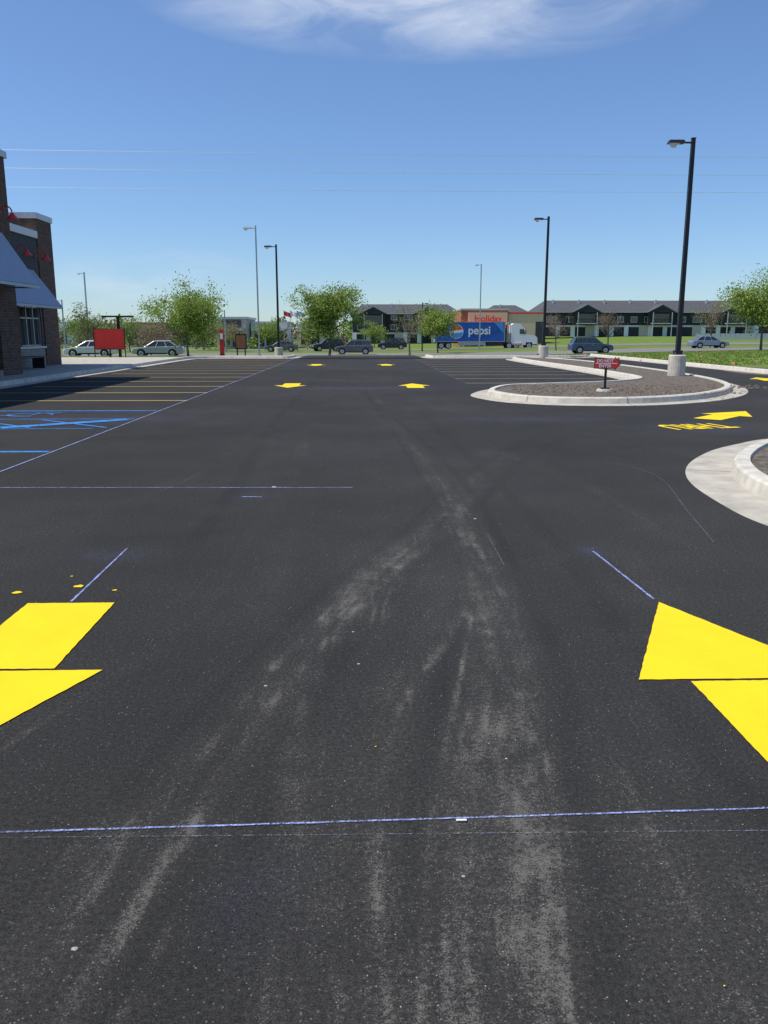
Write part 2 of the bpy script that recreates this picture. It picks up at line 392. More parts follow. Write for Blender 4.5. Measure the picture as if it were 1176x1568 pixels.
def joints(mb,pts,prof,side,step):
    acc=0
    for i in range(1,len(pts)):
        acc+=(pts[i]-pts[i-1]).length
        if acc>step:
            acc=0; d=(pts[i]-pts[i-1]).normalized(); nn=Vector((-d.y,d.x))*side; p=pts[i]
            q=lambda o,z,s: (p.x+nn.x*o+d.x*s,p.y+nn.y*o+d.y*s,z+.003)
            for (o0,z0,_),(o1,z1,_) in zip(prof[:-1],prof[1:]):
                mb.face([q(o0-.002,z0,-.006),q(o0-.002,z0,.006),q(o1-.002,z1,.006),q(o1-.002,z1,-.006)],'panel')
def island(name,ctrl,prof,side):
    mb=MB(); pts=spline(ctrl,True,8)
    rows=sweep(mb,pts,True,prof,side)
    joints(mb,pts,prof,side,2.8)
    mb.face([(r[-1][0],r[-1][1],.12) for r in rows],'mulch')
    return mb.obj(name)
isl=[(2.9,22),(3.05,20.4),(3.6,19.3),(4.8,18.6),(6.7,18.7),(8.9,20.2),(10.8,23),(12.0,26.8),(12.6,32),(12.8,37),(12.8,44),(12.2,49),(11.2,52.5),(9.8,53.2),(8.9,51.5),(8.9,44),(9.1,38),(9.2,32),(8.9,28.2),(7.5,26.3),(5.5,25.3),(3.8,24.3)]
island('kerbed_island',isl,PROF,1)
isl2=[(3.42,6.9),(3.44,7.7),(3.57,8.71),(3.83,9.57),(4.23,10.38),(4.88,11.32),(5.55,12.0),(6.3,12.6),(8,13.4),(12,14),(20,14.2),(24,12),(24,7),(18,4.8),(10,4.6),(5.5,4.9),(4.1,5.6),(3.6,6.2)]
island('kerbed_island',isl2,PROFW,-1)
def kerb(name,ctrl,side,prof=PROF):
    mb=MB(); sweep(mb,spline(ctrl,False,4),False,prof,side); return mb.obj(name)
kerb('kerb',[(16,60),(16,50),(16,40),(16,34),(16.6,32),(18.5,31.2),(24,31.1),(40,31)],1)
kerb('kerb',[(-10.5,-16),(-10.5,5),(-10.5,20),(-10.5,40),(-10.5,52),(-10,53.9),(-8.5,54.3),(-5,54.3),(-4.2,55.2),(-4,58)],1)
kerb('kerb',[(4,58),(4.2,55.2),(5,54.3),(9,54.3),(14,54.8),(15.9,57)],1)
mb=MB(); mb.box(-12.28,-11.15,-16,30.9,.0,.15,'concrete'); mb.box(-14.18,-11.15,30.9,52,.0,.15,'concrete'); mb.box(-34,-14.2,40.32,52,.0,.15,'concrete'); mb.obj('sidewalk')
mb=MB(); mb.box(-11.0,-4.9,55.0,56.0,-.01,.14,'concrete'); mb.box(5.0,14.2,55.2,56.0,-.01,.14,'concrete'); mb.obj('sidewalk')

# ------------------------------------------------------------------ painted markings
def ribbon(mb,ctrl,w,z,k,n=8,smooth=True,wob=0):
    pts=spline(ctrl,False,n) if smooth else [Vector(p) for p in ctrl]
    acc=0;prev=None;R=random.Random(len(mb.f))
    for i in range(len(pts)):
        a=pts[max(0,i-1)];b=pts[min(len(pts)-1,i+1)]
        d=(b-a).normalized(); nn=Vector((-d.y,d.x)); c=pts[i]+nn*R.uniform(-wob,wob); ww=w*R.uniform(.75,1.2) if wob else w
        if i: acc+=(pts[i]-pts[i-1]).length
        cur=((c+nn*ww/2),(c-nn*ww/2),acc)
        if prev: mb.face([(prev[0].x,prev[0].y,z),(prev[1].x,prev[1].y,z),(cur[1].x,cur[1].y,z),(cur[0].x,cur[0].y,z)],k,[(prev[2],1),(prev[2],0),(cur[2],0),(cur[2],1)])
        prev=cur
def arrow(x,y,ang,s=1):
    mb=MB(); R=random.Random(int(y*10))
    def rough(q):
        out=[]
        for i in range(len(q)):
            a=Vector(q[i]);b=Vector(q[(i+1)%len(q)]); n=30
            for j in range(n):
                p=a.lerp(b,j/n); d=(b-a).normalized()
                if j: p=p+Vector((-d.y,d.x))*R.uniform(-.0025,.0025)
                out.append((p.x*s,p.y*s,0))
        return out
    mb.face(rough([(-.26,-1.02),(.26,-1.02),(.26,-.012),(-.26,-.012)]),'yellow')
    mb.face(rough([(-.5,.012),(.5,.012),(0,1.15)]),'yellow')
    return mb.obj('painted_arrow',(x,y,.005),ang)
arrow(-1.76,3.81,math.pi)
arrow(1.80,3.60,0)
arrow(-2.2,26.2,math.pi); arrow(1.65,25.9,0)
arrow(-2.3,43.2,math.pi); arrow(1.3,43.2,0)
arrow(7.25,16.3,-.75,1.0)
arrow(14.3,29.3,-.2,1)
text('painted_lettering','THRU',1.0,'yellow',(5.85,14.35,.006),(0,0,math.pi+.25),None,.001,.48,.02)
lines=MB()
Y=20.3
while Y<53.5:
    ribbon(lines,[(-9.98,Y),(-4.2,Y)],.11,.005,'yline',1,smooth=False); Y+=2.72
Y=27.2
while Y<53.8:
    ribbon(lines,[(3.4,Y),(8.8,Y)],.10,.005,'wline',1,smooth=False); Y+=2.72
lines.obj('stall_lines')
bl=MB()
for Y in(11.45,17.6): ribbon(bl,[(-9.98,Y),(-4.3,Y)],.12,.005,'bluep',1,smooth=False)
ribbon(bl,[(-9.98,14.3),(-6.4,14.25),(-4.6,14.3)],.05,.005,'bluep',1,smooth=False); ribbon(bl,[(-9.98,15.9),(-4.3,15.9)],.06,.005,'bluep',1,smooth=False)
for i in range(4):
    x=-9.9+i*1.3; ribbon(bl,[(x,15.75),(x+1.6,14.4)],.07,.008,'bluep',1,smooth=False)
ribbon(bl,[(-6.2,14.4),(-4.4,15.75)],.30,.0105,'bluep',1,smooth=False)
cx,cy=-6.6,16.75
c=[(cx+.42*math.cos(a),cy+.34*math.sin(a)) for a in [i*math.pi/10 for i in range(17)]]
ribbon(bl,c,.06,.008,'bluep',2); ribbon(bl,[(cx+.5,cy+.35),(cx+.1,cy+.3),(cx+.05,cy-.15),(cx-.5,cy-.2),(cx-.75,cy-.45)],.06,.011,'bluep',1,smooth=False)
bl.obj('accessible_bay_markings')
ch=MB()
ribbon(ch,[(-4,2.40),(-1.19,2.46),(1.39,2.53),(4,2.6)],.011,.005,'chalk',40,wob=.0008)
ribbon(ch,[(-1.19,2.43),(1.39,2.40)],.004,.005,'chalkf',4,smooth=False)
ribbon(ch,[(-9,8.85),(-3.82,8.72),(-.09,8.62)],.022,.005,'chalk',30,wob=.0015)
ribbon(ch,[(-1.78,6.14),(-1.77,4.86)],.018,.005,'chalk',20,wob=.0008)
ribbon(ch,[(1.73,5.95),(1.79,4.81)],.021,.005,'chalk',20,wob=.0008)
ribbon(ch,[(-4.25,9),(-4.22,20),(-4.2,53)],.035,.0085,'chalk',4)
ribbon(ch,[(3.4,27),(3.4,53)],.035,.0085,'chalkf',4)
ribbon(ch,[(-4.1,24.6),(3.2,24.6)],.05,.005,'chalkf',4)
ribbon(ch,[(-1.2,8.15),(-1.0,8.13)],.03,.005,'chalk',4,smooth=False)
ribbon(ch,[(2.9,10.6),(3.3,9.9),(3.35,9.0),(3.0,7.4),(2.75,6.2)],.009,.005,'chalkf',4)
ribbon(ch,[(1.02,6.5),(1.0,5.6)],.008,.005,'chalkf',4)
ch.obj('chalk_lines')

# small stones and paint drips
pb=MB()
def peb(x,y,r,k='pebble',flat=.7):
    n=5; a0=random.random()*6
    ring=[(x+r*random.uniform(.7,1.2)*math.cos(a0+i*2*math.pi/n),y+r*random.uniform(.7,1.2)*math.sin(a0+i*2*math.pi/n),.0) for i in range(n)]
    top=(x+random.uniform(-.2,.2)*r,y,r*flat)
    for i in range(n): pb.face([ring[i],ring[(i+1)%n],top],k)
for i in range(1000):
    y=1.3+random.random()**1.8*20; x=random.uniform(-.48,.48)*y*1.1
    if random.random()<.5: x=random.gauss(.3,.55)
    peb(x,y,random.uniform(.001,.0026)*(1+y*.05))
for x,y,r in[(-.77,1.93,.010),(-.02,3.85,.009),(-.45,3.6,.010),(-.05,4.3,.008),(1.0,7.1,.016),(.35,1.3,.008),(-.93,8.7,.025),(.3,2.2,.006),(.55,2.9,.006)]: peb(x,y,r,flat=.35)
pb.obj('gravel')
dp=MB()
for x,y,r in[(-2.17,5.05,.03),(-1.83,5.17,.035),(-1.57,5.08,.016),(-1.95,5.4,.012),(.05,3.0,.004),(.9,1.75,.003)]:
    dp.face([(x+r*random.uniform(.6,1.2)*math.cos(a*.7),y+r*.9*random.uniform(.6,1.1)*math.sin(a*.7),.005) for a in range(9)],'yellow')
dp.obj('paint_spots')
mt=MB(); mt.box(.31,.345,2.478,2.487,.006,.009,'white'); mt.obj('tape_marker')

# ------------------------------------------------------------------ street lamps
def lamp(x,y,z,h,arm=-1,base=True,black='black',r=.075,basez=.7):
    mb=MB()
    if base:
        mb.tube((0,0,0),(0,0,basez),.30,.30,'concrete2',24)
        mb.tube((0,0,basez),(0,0,basez+.03),.30,.27,'concrete2',24)
        for sx in(-1,1):
            for sy in(-1,1): mb.tube((sx*.12,sy*.12,basez+.03),(sx*.12,sy*.12,basez+.10),.015,.015,'galv',6)
        b0=basez+.03
    else: b0=0
    mb.box(-.15,.15,-.15,.15,b0,b0+.03,black); mb.box(-.13,.13,-.13,.13,b0+.03,b0+.15,black)
    q=r; t=r*.8
    mb.hull8([(-q,-q,b0+.15),(q,-q,b0+.15),(q,q,b0+.15),(-q,q,b0+.15),(-t,-t,h),(t,-t,h),(t,t,h),(-t,t,h)],black)
    mb.box(-t-.01,t+.01,-t-.01,t+.01,h,h+.03,black)
    mb.tube((0,0,h-.12),(arm*.32,0,h-.12),.03,.03,black,8)
    a,b_=sorted((arm*.3,arm*.85))
    mb.hull8([(a,-.15,h-.15),(b_,-.15,h-.15),(b_,.15,h-.15),(a,.15,h-.15),(a+.04,-.11,h-.05),(b_-.04,-.11,h-.05),(b_-.04,.11,h-.05),(a+.04,.11,h-.05)],black)
    a,b_=sorted((arm*.48,arm*.82))
    mb.box(a,b_,-.12,.12,h-.165,h-.15,'lens')
    mb.tube((arm*.66,0,h-.27),(arm*.66,0,h-.165),.08,.14,'lens',12)
    return mb.obj('street_lamp',(x,y,z))
lamp(11.2,29.5,.12,7.85)
lamp(11.1,51.0,.12,8.15)
lamp(-6.0,62,-.15,7.9)
lamp(8.9,122,H(9,122),6.8,1,False,r=.09)
lamp(-7.0,58.5,0,8.6,-1,False,'galv',.05)
lamp(17.2,122,H(17,122),12.0,-1,False,'galv',.08)
lamp(-35,110,-.9,10.0,-1,False,'galv',.09)
lamp(-17.8,112,-.9,5.4,-1,False,'galv',.08)
lamp(-36,104,-.9,6.4,-1,False,'galv',.08)

# ------------------------------------------------------------------ directional sign on island
s=MB()
s.tube((0,0,0),(0,0,.06),.22,.20,'concrete2',20); s.box(-.11,.11,-.11,.11,.06,.09,'black')
s.box(-.028,.028,-.028,.028,.09,.62,'black')
s.box(-.30,.22,-.02,.02,.58,.84,'black')
s.prism([(.22,.54),(.22,.88),(.38,.71)],-.02,.02,'black')
s.box(-.285,.215,-.026,-.021,.595,.825,'redlamp'); s.prism([(.218,.57),(.218,.85),(.355,.71)],-.026,-.021,'redlamp')
s.box(-.27,.27,-.029,-.0265,.70,.72,'white')
sg=s.obj('directional_sign',(6.35,21.6,.12),rot=-.12)
text('lettering','DO NOT',.11,'white',(-.03,-.031,.772),(math.pi/2,0,0),sg,.001,.95,.003)
text('lettering_lower','ENTER',.11,'white',(-.03,-.031,.645),(math.pi/2,0,0),sg,.001,.95,.003)

# ------------------------------------------------------------------ restaurant building (left)
r=MB()
XA=-12.3; XB=-14.2
r.box(-30,XA,6,30.9,4.2,7.5,'brick')
r.box(XA-.5,XA,29.3,30.9,0,4.2,'brick')
r.box(-30,XA-.5,30.4,30.9,0,4.2,'brick')
r.box(XA-.5,XA,6,7,0,4.2,'brick')
r.box(XA-.45,XA-.02,7,29.3,0,.35,'stone')
r.box(XA-.40,XA-.25,7,29.3,.35,4.2,'glass')
y=7.0
while y<29.3:
    r.box(XA-.24,XA-.08,y,y+.09,.35,4.2,'panel'); y+=1.4
for z in(.36,1.1,2.9,4.1): r.box(XA-.22,XA-.10,7,29.3,z,z+.07,'panel')
r.box(-30.05,XA+.08,5.95,30.98,7.5,7.72,'cap')
r.box(-30,XB-.3,30.9,40.2,0,.1,'stone')
r.box(XB-.35,XB,30.9,35.8,0,.95,'stone'); r.box(XB-.35,XB,35.8,38.4,0,.95,'stone')
r.box(XB-.03,XB+.05,30.9,38.5,.95,1.03,'cap')
r.box(XB-.35,XB-.003,30.9,38.4,2.75,4.3,'brick')
r.box(XB-.35,XB,30.9,38.4,4.3,5.65,'panel')
r.box(XB-.35,XB-.003,30.9,33,1.03,2.75,'brick'); r.box(XB-.35,XB-.003,35.3,35.9,1.03,2.75,'brick'); r.box(XB-.35,XB-.003,38.2,38.4,1.03,2.75,'brick')
for a,b_ in((33,35.3),(35.9,38.2)):
    r.box(XB-.3,XB-.2,a,b_,1.03,2.75,'glass')
    for i in range(4):
        yy=a+(b_-a-.07)*i/3; r.box(XB-.19,XB-.05,yy,yy+.07,1.03,2.75,'galv')
    for z in(1.04,2.2,2.67): r.box(XB-.17,XB-.07,a,b_,z,z+.06,'galv')
r.box(XB-.45,XB+.08,30.98,38.4,5.65,5.95,'white')
r.box(-30,XB-.35,30.9,40.2,5.2,5.3,'panel')
r.box(-17,XB+.02,38.5,40.3,0,6.5,'brick'); r.box(-17.05,XB+.08,38.42,40.36,6.5,6.75,'cap')
r.box(-30,-17,39.9,40.25,0,5.6,'panel')
r.box(-16.8,XB-.1,40.3,40.34,1,2.4,'glass')
r.box(-19,-17,33,35.5,5.3,6.4,'galv')
rest=r.obj('brick_restaurant')
def awning(name,x0,x1,zt,zb,y0,y1):
    a=MB(); n=int((y1-y0)/.1); pr=None
    for i in range(n+1):
        y=y0+(y1-y0)*i/n; o=.03*(i%2)
        cur=[(x0,y,zt+o),(x1,y,zb+o)]
        if pr:
            a.face([pr[0],pr[1],cur[1],cur[0]],'awning' if i%2 else 'awnrib')
            a.face([(p[0],p[1],p[2]-.03) for p in (cur[0],cur[1],pr[1],pr[0])],'awnrib')
        pr=cur
    a.box(x1-.03,x1+.02,y0,y1,zb-.10,zb+.0,'awning')
    for y in(y0+.02,y1-.02):
        a.tube((x0,y,zt-.05),(x1,y,zb-.06),.03,.03,'awning',6); a.tube((x0,y,zb-.05),(x1,y,zb-.06),.025,.025,'awning',6)
    return a.obj(name,parent=rest)
awning('awning_near',XA+.02,XA+1.15,4.95,3.2,12,30.1)
awning('awning_far',XB+.02,XB+1.15,4.25,2.72,31.2,37.7)
def goose(x,y,z):
    g_=MB(); P=[(0,0,0)]
    for i in range(9):
        a=math.pi*i/8; P.append((.12+.20-.20*math.cos(a),0,.1+.2*math.sin(a)))
    g_.path(P,.025,'redlamp',6); e=P[-1]
    g_.tube((e[0],0,e[2]-.02),(e[0],0,e[2]-.08),.05,.08,'redlamp',12); g_.tube((e[0],0,e[2]-.08),(e[0],0,e[2]-.24),.08,.22,'redlamp',16)
    g_.tube((-.03,0,0),(.0,0,0),.07,.07,'redlamp',10)
    g_.obj('gooseneck_lamp',(x,y,z),parent=rest)
goose(XA,29.9,5.5); goose(XA,26.5,5.5); goose(XB,35.9,4.85); goose(XB,38.0,4.85)
bench=MB()
for y in(33,36): bench.box(-13.9,-13.4,y,y+.08,.15,.6,'black')
bench.box(-13.95,-13.35,32.8,36.3,.6,.66,'black'); bench.obj('bench')

# ------------------------------------------------------------------ far-left furniture
m=MB()
m.box(-.08,.08,-.08,.08,0,2.6,'black'); m.box(-.95,.95,-.35,.25,2.6,2.7,'black')
m.box(-.03,.03,-.34,-.08,2.5,2.6,'black'); m.obj('drive_through_canopy',(-15.7,55.5,0))
m=MB(); m.box(-.94,.94,-.03,.03,.62,1.84,'redlamp')
m.box(-.98,-.94,-.05,.05,0,1.87,'black'); m.box(.94,.98,-.05,.05,0,1.87,'black'); m.box(-.94,.94,-.04,.04,1.84,1.87,'black'); m.box(-.94,.94,-.04,.04,.58,.62,'black'); m.box(-.04,.04,-.04,.04,0,.58,'black')
for i in range(3): m.box(-.88+i*.60,-.88+i*.60+.56,-.04,-.032,.70,1.76,'red')
m.obj('menu_board',(-15.9,54.0,0.0))
m=MB(); m.box(-.14,.14,-.1,.1,0,1.85,'red'); m.box(-.17,.17,-.12,.12,0,.15,'black'); m.box(-.1,.1,-.11,-.102,1.2,1.6,'white'); m.obj('order_post',(-9.8,60,-.02))
m=MB(); m.box(-.4,.4,-.1,.1,.5,1.6,'black'); m.box(-.34,.34,-.108,-.102,.58,1.5,'rust'); m.box(-.32,-.24,-.05,.05,0,.5,'black'); m.box(.24,.32,-.05,.05,0,.5,'black'); m.obj('information_board',(-8.6,61,-.05))
for x,k in((-10.6,'red'),(-9.7,'white'),(-8.8,'awning')):
    m=MB(); m.tube((0,0,0),(0,0,5.6),.05,.03,'galv',8)
    for i in range(6):
        a=i*.18; b_=a+.18; w0=.06*math.sin(i*1.3); w1=.06*math.sin((i+1)*1.3)
        m.face([(a,w0,5.5-.06*i),(b_,w1,5.44-.06*i),(b_,w1,4.84-.06*i),(a,w0,4.9-.06*i)],k)
    m.obj('flag_pole',(x,118,-.9))

# ------------------------------------------------------------------ vehicles
def carpaint(name,c):
    m,nt,b=newmat(name); nz=noise_tex(nt,N(nt,'ShaderNodeTexCoord').outputs['Object'],3,4,.6)
    nt.links.new(ramp(nt,nz,.3,.7,tuple(x*.9 for x in c),c),b.inputs['Base Color'])
    b.inputs['Roughness'].default_value=.3; b.inputs['Metallic'].default_value=.3; b.inputs['Coat Weight'].default_value=.6; M[name]=m
carpaint('cp_grey',(.12,.125,.135)); carpaint('cp_black',(.02,.022,.028)); carpaint('cp_white',(.7,.7,.7)); carpaint('cp_blue',(.06,.10,.17)); carpaint('cp_silver',(.42,.43,.44)); carpaint('cp_lblue',(.25,.32,.42))
M['tail']=simple('tail_lamp',(.5,.02,.02),.3); M['head']=simple('head_lamp',(.7,.72,.74),.15)
def wheel(mb,x,y,r,w=.22,s=1):
    mb.tube((x,y-s*w,r),(x,y,r),r,r,'rubber',20); mb.tube((x,y,r),(x,y+s*.012,r),r*.66,r*.6,'rim',14)
    mb.tube((x,y+s*.012,r),(x,y+s*.02,r),r*.16,r*.14,'rubber',8)
def car(kind,paint,x,y,z,rot):
    mb=MB()
    if kind=='suv':
        body=[(-2.28,.32),(-2.32,.62),(-2.22,.86),(-1.9,.96),(-1.05,1.06),(.9,1.12),(2.15,1.14),(2.28,.9),(2.32,.45),(2.22,.3)]
        gb=(-1.10,2.12,1.08); gt=(-.35,1.75,1.66); wr=.36; wx=(-1.42,1.38)
    else:
        body=[(-2.3,.28),(-2.34,.52),(-2.2,.72),(-1.7,.82),(-.95,.90),(1.4,.94),(2.2,.92),(2.32,.7),(2.32,.38),(2.2,.26)]
        gb=(-1.15,1.85,.90); gt=(-.25,1.05,1.42); wr=.32; wx=(-1.45,1.35)
    cx_=sum(p[0] for p in body)/len(body); cz=.65
    shr=[(cx_+(p[0]-cx_)*.965,cz+(p[1]-cz)*.88) for p in body]
    loops=[[(a,-.93,b_) for a,b_ in shr],[(a,-.86,b_) for a,b_ in body],[(a,.86,b_) for a,b_ in body],[(a,.93,b_) for a,b_ in shr]]
    n=len(body); i0=len(mb.v)
    for l in loops: mb.v+=l
    for q in range(3):
        for j in range(n):
            mb.f.append((i0+q*n+j,i0+q*n+(j+1)%n,i0+(q+1)*n+(j+1)%n,i0+(q+1)*n+j)); mb.m.append(mb.mi(paint))
    mb.f.append(tuple(i0+n-1-j for j in range(n))); mb.m.append(mb.mi(paint)); mb.f.append(tuple(i0+3*n+j for j in range(n))); mb.m.append(mb.mi(paint))
    a0,a1,az=gb; t0,t1,tz=gt
    mb.hull8([(a0,-.84,az-.05),(a1,-.84,az-.05),(a1,.84,az-.05),(a0,.84,az-.05),(t0,-.64,tz),(t1,-.64,tz),(t1,.64,tz),(t0,.64,tz)],'glass')
    mb.hull8([(t0-.05,-.66,tz-.02),(t1+.08,-.66,tz-.02),(t1+.08,.66,tz-.02),(t0-.05,.66,tz-.02),(t0+.1,-.56,tz+.06),(t1-.05,-.56,tz+.06),(t1-.05,.56,tz+.06),(t0+.1,.56,tz+.06)],paint)
    for sy in(-1,1):
        for fa,fb in((0,0),(.33,.28),(.68,.66),(1,1)):
            xa=a0+(a1-a0)*fa; xb=t0+(t1-t0)*fb
            mb.tube((xa,sy*.85,az-.03),(xb,sy*.655,tz),.04,.035,paint,6)
        for w in wx:
            mb.tube((w,sy*.80,wr+.02),(w,sy*.935,wr+.02),wr+.07,wr+.07,'rubber',20)
            wheel(mb,w,sy*.945,wr,.2,sy)
        mb.box(-1.0,-.82,sy*.98-.07,sy*.98+.07,az,az+.13,paint)
        mb.box(wx[0]+.45,wx[1]-.45,sy*.925-.012,sy*.925+.012,.24,.36,'rubber')
        for dx_ in(-.1,.9): mb.box(dx_,dx_+.16,sy*.925-.02,sy*.925+.02,az-.2,az-.165,'rim')
        mb.box(-2.31,-2.1,sy*.68-.17,sy*.68+.17,.64 if kind=='suv' else .55,.78 if kind=='suv' else .67,'head')
        mb.box(2.15,2.31,sy*.74-.13,sy*.74+.13,.78 if kind=='suv' else .66,.98 if kind=='suv' else .8,'tail')
    mb.box(-2.33,-2.2,-.45,.45,.42,.6,'rubber')
    if kind=='suv':
        for sy in(-.5,.5): mb.tube((t0+.2,sy,tz+.10),(t1-.1,sy,tz+.10),.02,.02,'rubber',6)
    mb.obj('suv' if kind=='suv' else 'sedan',(x,y,z),rot)
car('suv','cp_grey',-.8,102,H(-.8,102)+.03,0)
car('suv','cp_blue',25.2,92,H(25,92)+.03,math.pi)
car('sedan','cp_lblue',43.2,104,H(43,104)+.03,math.pi)
car('sedan','cp_white',-25.0,79,H(-25,79)+.0,0.1)
car('sedan','cp_silver',-18.8,79,H(-18,79)+.0,0.1)
car('sedan','cp_white',-31.5,82,H(-31,82)+.0,0)
car('suv','cp_black',-4.8,122,H(-4,122)+.03,.3)
car('suv','cp_black',5.0,134,H(5,134)+.03,0)
car('sedan','cp_grey',-11,118,H(-11,118)+.03,0)

# delivery truck (nose to +x)
M['bluebox']=simple('blue_box',(.015,.10,.40),.4,var=.25,scale=.5); M['bluelight']=simple('blue_light',(.06,.30,.65),.4)
t=MB()
t.box(-7.2,3.6,-1.25,1.25,1.15,4.0,'bluebox'); t.box(-7.23,3.63,-1.27,1.27,4.0,4.08,'galv'); t.box(-7.23,3.63,-1.27,1.27,1.07,1.15,'galv')
for x in(-7.2,3.54): t.box(x-.02,x+.08,-1.28,1.28,1.15,4.0,'galv')
t.prism([(-6.9,3.95),(-6.1,3.95),(-6.8,1.2),(-7.1,1.2)],-1.268,-1.252,'bluelight')
t.prism([(1.9,3.95),(3.3,3.95),(3.4,2.4)],-1.268,-1.252,'bluelight')
t.box(-6.8,3.4,-.5,.5,.85,1.07,'black')
t.box(-3.6,.6,-1.2,-1.1,.55,1.07,'galv')
for x in(-6.2,-5.1,4.3,5.4):
    for sy in(-1,1): wheel(t,x,sy*1.22,.5,.45,sy)
t.box(3.2,8.7,-.45,.45,.6,.95,'black')
cab=[(4.6,.95),(4.6,3.6),(5.0,3.85),(5.9,3.85),(6.7,3.0),(6.95,2.2),(8.35,2.0),(8.65,1.7),(8.7,.75),(7.9,.7),(7.9,1.0),(6.9,1.0),(6.9,.6),(4.6,.6)]
t.prism(cab,-1.12,1.12,'white')
t.prism([(5.9,2.25),(5.9,3.0),(6.5,3.0),(6.8,2.25)],-1.135,1.135,'glass')
t.hull8([(6.98,-1,2.25),(6.99,-1,2.25),(6.99,1,2.25),(6.98,1,2.25),(6.72,-1,3.02),(6.74,-1,3.02),(6.74,1,3.02),(6.72,1,3.02)],'glass')
t.box(8.6,8.78,-1.15,1.15,.55,.95,'galv'); t.box(8.66,8.72,-.5,.5,1.0,1.7,'black')
for sy in(-1,1):
    wheel(t,7.4,sy*1.16,.5,.35,sy); t.tube((4.45,sy*1.0,1.0),(4.45,sy*1.0,4.1),.08,.08,'galv',8); t.tube((5.0,sy*1.1,.75),(6.2,sy*1.1,.75),.3,.3,'galv',12)
    t.box(6.75,6.85,sy*1.35-.1,sy*1.35+.1,2.3,2.85,'black')
trk=t.obj('delivery_truck',(18.6,131,H(18,131)+.03))
text('lettering','pepsi',1.75,'white',(-.35,-1.28,2.75),(math.pi/2,0,0),trk,.01,.95,.03)
d=MB(); n=28; cx,cz,rr=-3.9,2.6,1.0
def arc(a0,a1,k,yy): d.face([(cx+rr*math.cos(a0+(a1-a0)*i/n),yy,cz+rr*math.sin(a0+(a1-a0)*i/n)) for i in range(n+1)],k)
d.tube((cx,-1.27,cz),(cx,-1.29,cz),rr*1.08,rr*1.08,'white',28)
arc(.35,math.pi-.05,'redlamp',-1.296); arc(math.pi+.35,2*math.pi-.05,'bluelight',-1.296)
d.obj('emblem',parent=trk)

# ------------------------------------------------------------------ far buildings
def apartments(name,x0,x1,y,z,eave,ridge,depth=16,gstep=15,g0=6):
    m=MB()
    m.box(x0,x1,y,y+depth,z,z+eave,'char')
    m.hull8([(x0-.6,y-.7,z+eave),(x1+.6,y-.7,z+eave),(x1+.6,y+depth+.7,z+eave),(x0-.6,y+depth+.7,z+eave),(x0+2.5,y+depth*.42,z+ridge),(x1-2.5,y+depth*.42,z+ridge),(x1-2.5,y+depth*.58,z+ridge),(x0+2.5,y+depth*.58,z+ridge)],'roof')
    m.box(x0-.6,x1+.6,y-.74,y-.70,z+eave-.12,z+eave+.04,'cap')
    x=x0; i=0
    while x<x1-1:
        if i%4==3: m.box(x,min(x+2.1,x1),y-.12,y-.02,z,z+2.5,'beige'); x+=2.1
        else:
            m.box(x,min(x+1.0,x1),y-.12,y-.02,z,z+2.5,'white'); m.box(x+1.0,min(x+3.4,x1),y-.06,y-.02,z,z+2.1,'char'); m.box(x+1.0,min(x+3.4,x1),y-.12,y-.02,z+2.1,z+2.5,'cap'); x+=3.4
        i+=1
    x=x0+1.2;i=0
    while x<x1-2.2:
        for zz_ in ((3.1,4.4),) if eave<6 else ((3.1,4.4),(5.4,6.5)):
            w_=1.5 if i%3 else 2.2
            m.box(x,x+w_,y-.08,y-.01,z+zz_[0],z+zz_[1],'cap'); m.box(x+.1,x+w_/2-.04,y-.11,y-.085,z+zz_[0]+.1,z+zz_[1]-.1,'glass'); m.box(x+w_/2+.04,x+w_-.1,y-.11,y-.085,z+zz_[0]+.1,z+zz_[1]-.1,'glass')
        x+=3.1 if i%3 else 5.0;i+=1
    x=x0+g0
    while x<x1-5:
        m.box(x-3,x+3,y-1.4,y-.76,z+2.6,z+eave,'char')
        m.prism([(x-3.5,z+eave-.1),(x,z+eave+1.7),(x+3.5,z+eave-.1)],y-1.9,y+depth*.3,'roof')
        m.prism([(x-2.9,z+eave-.09),(x,z+eave+1.35),(x+2.9,z+eave-.09)],y-1.96,y-1.91,'char')
        for q in(-3.5,3.5): m.tube((x+q,y-1.98,z+eave-.1),(x,y-1.98,z+eave+1.7),.06,.06,'cap',4)
        m.box(x-2,x+2,y-1.5,y-1.42,z+3.0,z+eave-.4,'glass')
        m.box(x-2.3,x+2.3,y-2.4,y-1.42,z+2.75,z+2.95,'cap')
        for q in range(-4,5): m.box(x+q*.5-.03,x+q*.5+.03,y-2.38,y-2.32,z+2.95,z+3.8,'black')
        m.box(x-2.2,x+2.2,y-2.4,y-2.3,z+3.8,z+3.88,'black')
        for q in(-2.2,2.1): m.box(x+q,x+q+.15,y-2.4,y-2.25,z,z+eave-.1,'cap')
        x+=gstep
    for i in range(int((x1-x0)/6)):
        xx=x0+3.5+i*6; m.box(xx,xx+.4,y+depth*.3,y+depth*.3+.4,z+eave,z+ridge+.1,'cap')
    m.obj(name)
apartments('apartment_block',41,112,192,.85,5.4,8.2,g0=10,gstep=17)
apartments('apartment_block',-2,24,205,-.75,6.9,9.3,14,13,5)
apartments('apartment_block',30,40,200,-.4,6.4,8.6,14,30,5)
m=MB(); z=-.8
m.box(18,26.5,152,164,z,5.6,'rust'); m.box(17.9,26.6,151.9,164.1,5.6,5.9,'cap')
m.box(26.5,33.4,152.5,164,z,5.0,'tan'); m.box(26.5,33.5,152.4,164.1,5.0,5.25,'redlamp')
m.box(19.3,26.3,151.6,151.98,3.0,5.2,'tan'); m.box(18,26.4,150.2,151.98,2.5,2.8,'redlamp')
for i in range(5): m.box(18.4+i*1.6,19.8+i*1.6,151.9,151.98,z+.4,2.5,'glass')
